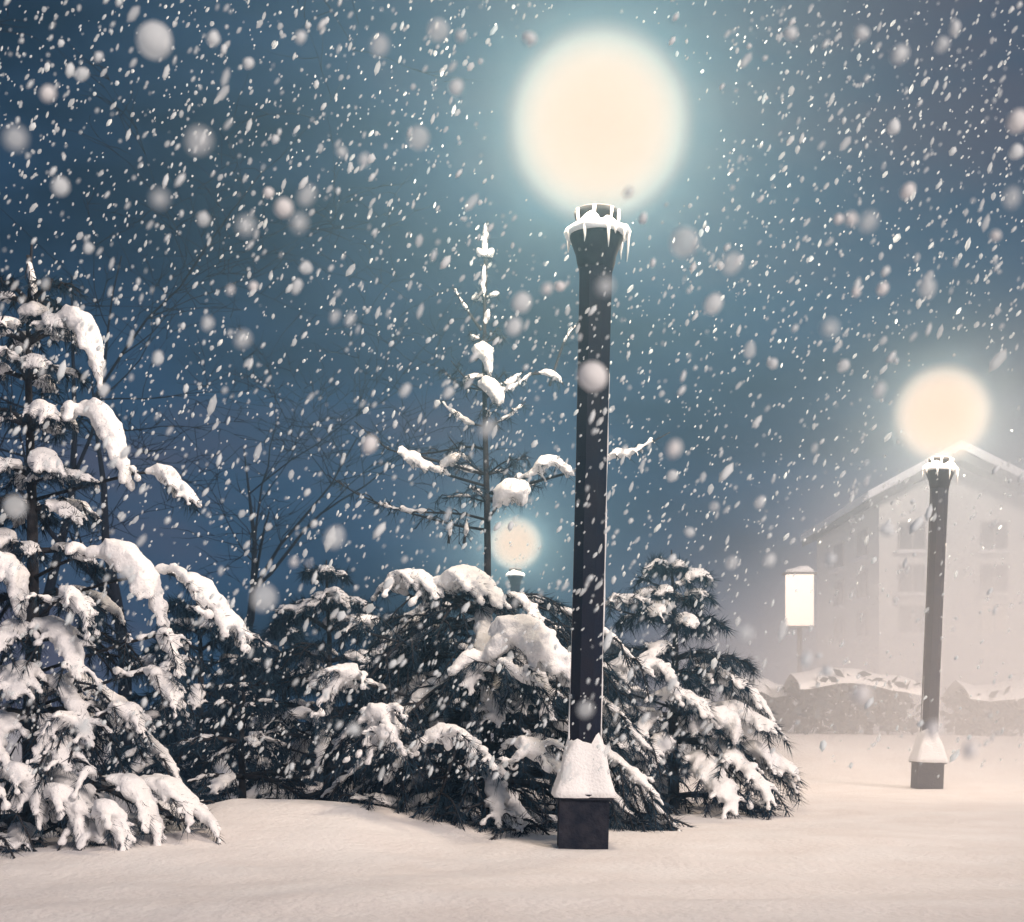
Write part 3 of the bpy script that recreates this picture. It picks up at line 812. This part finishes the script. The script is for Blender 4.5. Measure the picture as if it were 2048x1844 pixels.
# snowy hedges in front of the house
def hedge(label, x0, x1, Y, top, seed):
    a_ = D(x0, top, Y); b = D(x1, top, Y)
    t = empty('hedge', ((a_.x + b.x) / 2, Y, gz((a_.x + b.x) / 2, Y))); tag(t, label, 'hedge', 'snowy hedges before the house')
    hw = (b.x - a_.x) / 2; h = a_.z - t.location.z
    r_ = np.random.default_rng(seed)
    n = int(2600 * hw / 3)
    p = np.stack([r_.uniform(-hw, hw, n), r_.uniform(-0.7, 0.7, n), r_.uniform(0, 1, n) ** 0.8 * h], 1)
    p[:, 2] *= 0.88 + 0.12 * np.sin(p[:, 0] * 2.3 + seed) + 0.05 * r_.normal(size=n)
    d1 = r_.normal(size=(n, 3)); d1 /= np.linalg.norm(d1, axis=1, keepdims=True)
    d2 = np.cross(d1, r_.normal(size=(n, 3))); d2 /= np.linalg.norm(d2, axis=1, keepdims=True)
    V = np.stack([p - d1 * 0.10, p + d2 * 0.05, p + d1 * 0.13, p - d2 * 0.05], 1).reshape(-1, 3)
    mesh_obj('foliage', V, np.arange(len(V)).reshape(-1, 4), M['needle'], t)
    m = MB()
    for k in range(int(hw * 2 / 0.35)):
        xx = -hw + 0.35 * k + 0.1; m.tube([(xx, 0, -0.05), (xx + 0.05, 0.02, h * 0.5), (xx + r_.uniform(-0.15, 0.15), 0, h * 0.85)], [0.03, 0.02, 0.01], 4)
    m.obj('stems', M['bark'], t)['kind'] = 'stuff'
    nx_ = max(12, int(hw * 10)); vs_ = []; fs = []
    for i in range(nx_ + 1):
        u = -hw + 2 * hw * i / nx_
        zt = h * (0.90 + 0.11 * math.sin(u * 2.3 + seed))
        th = 0.13 + 0.07 * mnoise.noise((u * 1.7, seed, 0))
        for j in range(9):
            a2 = math.pi * j / 8
            vs_.append((u, -0.72 * math.cos(a2) * (1 + 0.1 * mnoise.noise((u * 3, j, seed))), zt + th * math.sin(a2) - 0.14 * abs(math.cos(a2)) + 0.05 * mnoise.noise((u * 5, j * 0.7, seed))))
    for i in range(nx_):
        for j in range(8):
            fs.append((i * 9 + j, (i + 1) * 9 + j, (i + 1) * 9 + j + 1, i * 9 + j + 1))
    o = mesh_obj('snow_cap', vs_, fs, M['snow'], t, True)
    return t


hedge('long low dark hedge with snow on top below the house windows', 1560, 1795, 22.0, 1335, 2)
hedge('hazy hedge right of the second lamp post at the right edge', 1885, 2120, 22.5, 1345, 6)
hedge('dark low hedge right of the hazy pine, left of the sign post', 1440, 1555, 23.0, 1350, 9)
hedge('low dark hedge behind the small young pine on the left', 300, 560, 24.0, 1400, 12)

# ------------------------------------------------------------------ falling snow
FALL = Vector((0.36, 0.0, 1.0)).normalized()


def flake_mesh(r_, sub, sl_, jag):
    v = (ICO1[0] if sub == 1 else ICO2[0]).copy()
    f = ICO1[1] if sub == 1 else ICO2[1]
    ph = r_.uniform(0, 6.28, 3)
    k = 1 + jag * (np.sin(v[:, 0] * 2.7 + ph[0]) + np.sin(v[:, 1] * 3.1 + ph[1]) + np.sin(v[:, 2] * 3.3 + ph[2])) / 3
    v = v * k[:, None]
    v[:, 2] *= sl_
    ang = 0.48 + r_.normal() * 0.16
    ca, sa = math.cos(ang), math.sin(ang)
    x = v[:, 0] * ca + v[:, 2] * sa; z = -v[:, 0] * sa + v[:, 2] * ca
    v[:, 0] = x; v[:, 2] = z
    return v, f


r_ = np.random.default_rng(101)
protos = [flake_mesh(r_, 1, s, 0.16) for s in (1.5, 1.9, 2.3, 1.7, 2.6, 1.3)]


def snowfall(name, n, y0, y1, s0, s1, material, seed, bias=1.0):
    q = np.random.default_rng(seed)
    V = []; Fc = []; nb_ = 0
    for i in range(n):
        Y = y0 + (y1 - y0) * q.random() ** bias
        px = q.uniform(-60, 2108); py = q.uniform(-60, 1904)
        p = np.array([(px - 1024) / F * Y, Y, CAMH - (py - HOR) / F * Y])
        if p[2] < ground_h(p[0], p[1]) + 0.05: continue
        near = min(math.hypot(px - 1195, py - 245) / 200.0, math.hypot(px - 1910, py - 825) / 105.0)
        if near < 1 or (near < 1.6 and q.random() > (near - 1) / 0.6): continue   # flakes left out in view around the globes, where they would render dark
        if py > 1560 or (px > 1480 and py > 1080 and q.random() > 0.35): continue
        s = q.lognormal(-0.08, 0.42) * (s0 + (s1 - s0) * (Y - y0) / (y1 - y0))
        v, f = protos[q.integers(len(protos))]
        V.append(v * s + p); Fc.append(f + nb_); nb_ += len(v)
    o = mesh_obj(name, np.concatenate(V), np.concatenate(Fc), material, None, True)
    o['kind'] = 'stuff'
    return o


snowfall('falling_snow', 1900, 3.0, 9.0, 0.0026, 0.0064, M['flake_b'], 1)
snowfall('falling_snow', 2600, 2.4, 7.0, 0.0029, 0.0068, M['flake_a'], 2)
snowfall('falling_snow', 500, 2.4, 6.0, 0.0036, 0.0085, M['flake_c'], 3)
snowfall('falling_snow', 3200, 5.0, 11.0, 0.0034, 0.0062, M['flake_a'], 6)
snowfall('falling_snow', 2600, 3.0, 6.5, 0.0018, 0.0034, M['flake_b'], 7)
snowfall('falling_snow', 900, 9.0, 20.0, 0.0060, 0.014, M['flake_b'], 4)

BIG = [  # view x, view y, diameter in view pixels, brightness class
    (305, 80, 74, 'b'), (95, 185, 34, 'd'), (30, 272, 52, 'a'), (120, 368, 38, 'b'), (392, 278, 58, 'a'), (315, 392, 40, 'a'), (560, 410, 38, 'd'), (590, 440, 36, 'b'),
    (485, 445, 38, 'b'), (400, 432, 30, 'b'), (530, 380, 22, 'd'), (605, 385, 38, 'a'), (825, 272, 48, 'a'), (900, 172, 30, 'b'), (750, 90, 40, 'a'), (865, 60, 46, 'a'), (490, 125, 22, 'c'),
    (422, 75, 26, 'c'), (592, 72, 24, 'c'), (160, 145, 26, 'b'), (410, 638, 28, 'b'), (310, 706, 22, 'b'), (500, 565, 20, 'd'), (605, 530, 26, 'b'), (585, 565, 26, 'b'), (455, 572, 18, 'd'),
    (480, 670, 36, 'a'), (1170, 742, 64, 'd'), (1350, 478, 64, 'a'), (1408, 600, 40, 'b'), (1445, 520, 40, 'a'), (1030, 597, 40, 'b'), (1015, 645, 34, 'b'), (1638, 648, 34, 'c'), (1792, 377, 30, 'd'),
    (1830, 568, 36, 'b'), (2008, 240, 42, 'd'), (2005, 302, 30, 'c'), (1997, 390, 36, 'a'), (1715, 437, 38, 'a'), (1680, 432, 28, 'd'), (1655, 432, 20, 'd'), (1742, 570, 26, 'd'), (1690, 577, 18, 'd'),
    (1965, 465, 24, 'd'), (1860, 90, 30, 'b'), (1885, 55, 26, 'c'), (1700, 65, 28, 'c'), (1560, 65, 26, 'c'), (1045, 75, 28, 'c'), (730, 877, 32, 'd'), (1330, 886, 34, 'd'), (1327, 940, 26, 'b'), (962, 845, 34, 'a'),
    (1155, 1400, 36, 'a'), (1315, 1468, 32, 'd'), (520, 1180, 60, 'a'), (660, 1060, 44, 'a'), (1700, 1370, 40, 'd'), (1590, 1300, 28, 'b'), (1633, 1325, 26, 'b'),
    (1915, 1480, 34, 'd'), (1840, 1440, 34, 'd'), (165, 1435, 34, 'b'), (30, 1000, 50, 'a'), (1525, 716, 22, 'c'), (1665, 722, 24, 'b'), (1545, 745, 0, 'b'), (1735, 770, 26, 'b'), (1765, 250, 26, 'c'),
    (910, 72, 24, 'c'), (675, 300, 24, 'b'), (720, 315, 26, 'b'), (1105, 565, 22, 'd'), (1195, 565, 36, 'b'), (1080, 570, 22, 'd'), (690, 630, 22, 'b'), (800, 770, 24, 'b'), (205, 770, 24, 'b'), (1480, 690, 26, 'a'),
    (90, 560, 20, 'a'), (175, 490, 22, 'b'), (660, 625, 22, 'a'), (580, 1110, 18, 'd'), (610, 1112, 12, 'd'), (1270, 430, 20, 'c'), (1240, 380, 24, 'b'), (1775, 108, 34, 'c'), (250, 1130, 30, 'a'), (700, 1440, 28, 'b'),
    (885, 775, 22, 'b'), (1500, 990, 26, 'b'), (1410, 1000, 24, 'a'), (1360, 1050, 22, 'b'), (1470, 1250, 36, 'b'), (1445, 1110, 30, 'a'), (1520, 1105, 24, 'b'), (1750, 1045, 30, 'b'), (1640, 1105, 26, 'b')]
SPECIAL = {(305, 80): 'largest pale blurred snowflake near the top left corner',
           (1170, 742): 'large round cream snowflake in front of the nearest lamp post',
           (2008, 240): 'bright round snowflake cut by the right edge, high up',
           (95, 185): 'bright round snowflake near the left edge, high above the left pine',
           (1315, 1468): 'bright round snowflake low over the hazy pine',
           (730, 877): 'bright round snowflake left of the tall pine at mid height',
           (1330, 886): 'bright round snowflake just right of the nearest lamp post at mid height'}
CLS = {'a': 'faint wide blurred snowflake', 'b': 'pale soft snowflake', 'c': 'bright white snowflake', 'd': 'bright cream snowflake'}
def region(x, y):
    if y < 200: return 'along the top of the picture'
    if x < 250 and y > 900: return 'over the left pine'
    if x < 330: return 'in the sky near the left pine'
    if x > 1500 and y > 850: return 'over the house'
    if x > 1480: return 'in the sky above the second lamp'
    if x > 1195 and y < 900: return 'right of the nearest lamp post'
    if y > 900: return 'over the middle pines'
    if x > 850: return 'near the tall pine tip'
    return 'in the sky left of the tall pine'
ORD = ['leftmost', 'second from the left', 'third from the left', 'fourth from the left', 'fifth from the left', 'sixth from the left', 'seventh from the left',
       'eighth from the left', 'ninth from the left', 'tenth from the left', 'eleventh from the left', 'twelfth from the left']
def flake_label(x, y, cl):
    same = sorted(b_[0] for b_ in BIG if b_[2] and b_[3] == cl and (b_[0], b_[1]) not in SPECIAL and region(b_[0], b_[1]) == region(x, y))
    if len(same) == 1: return CLS[cl] + ' ' + region(x, y)
    return CLS[cl] + ' ' + region(x, y) + ', ' + ORD[same.index(x)]
q = np.random.default_rng(77)
for (x, y, dpx, cl) in BIG:
    if dpx == 0: continue
    Y = 0.95 + 0.9 * q.random() if dpx > 30 else 1.5 + 1.3 * q.random()
    p = D(x, y, Y)
    blur = 11.9e-3 * F * (1 / Y - 1 / 8.8)
    s = max(dpx * K - 0.25 * blur, 0.6 * dpx) / F * Y / 2
    v, f = flake_mesh(q, 2, 1.0 + 0.35 * q.random() * (dpx < 45), 0.10 if dpx > 30 or cl == 'd' else 0.32)
    o = mesh_obj('snowflake', v * s, f, M['flake_' + cl], None, True, p)
    if (x, y) in SPECIAL: tag(o, SPECIAL[(x, y)], 'snowflake')
    else: tag(o, flake_label(x, y, cl), 'snowflake')
    o['group'] = 'large snowflakes near the lens'

# ------------------------------------------------------------------ haze
hm = bpy.data.materials.new('haze'); hm.use_nodes = True
t = hm.node_tree; t.nodes.clear()
o_ = t.nodes.new('ShaderNodeOutputMaterial'); pv = t.nodes.new('ShaderNodeVolumePrincipled')
pv.inputs['Color'].default_value = (0.34, 0.65, 1.0, 1); pv.inputs['Density'].default_value = 0.0022
t.links.new(pv.outputs['Volume'], o_.inputs['Volume'])
m = MB(); m.box((0, 30, 5.6), (90, 90, 13.8)); hz_ = m.obj('haze', hm); hz_['kind'] = 'stuff'

# bank of blown snow round the second lamp and the house
bm_ = bpy.data.materials.new('blown_snow'); bm_.use_nodes = True
t = bm_.node_tree; t.nodes.clear()
o_ = t.nodes.new('ShaderNodeOutputMaterial'); pv = t.nodes.new('ShaderNodeVolumePrincipled')
pv.inputs['Color'].default_value = (0.96, 0.96, 0.98, 1)
tcn = t.nodes.new('ShaderNodeTexCoord'); ln = t.nodes.new('ShaderNodeVectorMath'); ln.operation = 'LENGTH'
mr = t.nodes.new('ShaderNodeMapRange'); mr.interpolation_type = 'SMOOTHSTEP'
mr.inputs['From Min'].default_value = 0.35; mr.inputs['From Max'].default_value = 0.98
mr.inputs['To Min'].default_value = 1.0; mr.inputs['To Max'].default_value = 0.0
sp_ = t.nodes.new('ShaderNodeSeparateXYZ'); mz = t.nodes.new('ShaderNodeMapRange'); mz.interpolation_type = 'SMOOTHSTEP'
mz.inputs['From Min'].default_value = -0.25; mz.inputs['From Max'].default_value = 0.36      # thickest near the ground
mz.inputs['To Min'].default_value = 0.14; mz.inputs['To Max'].default_value = 0.012
mm = t.nodes.new('ShaderNodeMath'); mm.operation = 'MULTIPLY'
t.links.new(tcn.outputs['Object'], ln.inputs[0]); t.links.new(ln.outputs['Value'], mr.inputs['Value'])
t.links.new(tcn.outputs['Object'], sp_.inputs[0]); t.links.new(sp_.outputs['Z'], mz.inputs['Value'])
t.links.new(mr.outputs['Result'], mm.inputs[0]); t.links.new(mz.outputs['Result'], mm.inputs[1])
t.links.new(mm.outputs[0], pv.inputs['Density']); t.links.new(pv.outputs['Volume'], o_.inputs['Volume'])
bk_ = mesh_obj('blown_snow', ICO3[0], ICO3[1], bm_, None, False, (8.2, 20.0, 1.6)); bk_.scale = (8.4, 15.0, 6.5)
bk_['kind'] = 'stuff'

# drifting snow in the air before the house
hm2 = bpy.data.materials.new('drifting_snow'); hm2.use_nodes = True
t = hm2.node_tree; t.nodes.clear()
o_ = t.nodes.new('ShaderNodeOutputMaterial'); pv = t.nodes.new('ShaderNodeVolumePrincipled')
pv.inputs['Color'].default_value = (0.86, 0.90, 0.95, 1)
tcn = t.nodes.new('ShaderNodeTexCoord'); ln = t.nodes.new('ShaderNodeVectorMath'); ln.operation = 'LENGTH'
mr = t.nodes.new('ShaderNodeMapRange'); mr.interpolation_type = 'SMOOTHSTEP'
mr.inputs['From Min'].default_value = 0.35; mr.inputs['From Max'].default_value = 0.98
mr.inputs['To Min'].default_value = 0.12; mr.inputs['To Max'].default_value = 0.0
t.links.new(tcn.outputs['Object'], ln.inputs[0]); t.links.new(ln.outputs['Value'], mr.inputs['Value'])
t.links.new(mr.outputs['Result'], pv.inputs['Density']); t.links.new(pv.outputs['Volume'], o_.inputs['Volume'])
dr_ = mesh_obj('drifting_snow', ICO3[0], ICO3[1], hm2, None, False, (13.0, 32.5, 2.0)); dr_.scale = (9.0, 11.0, 9.0)
dr_['kind'] = 'stuff'
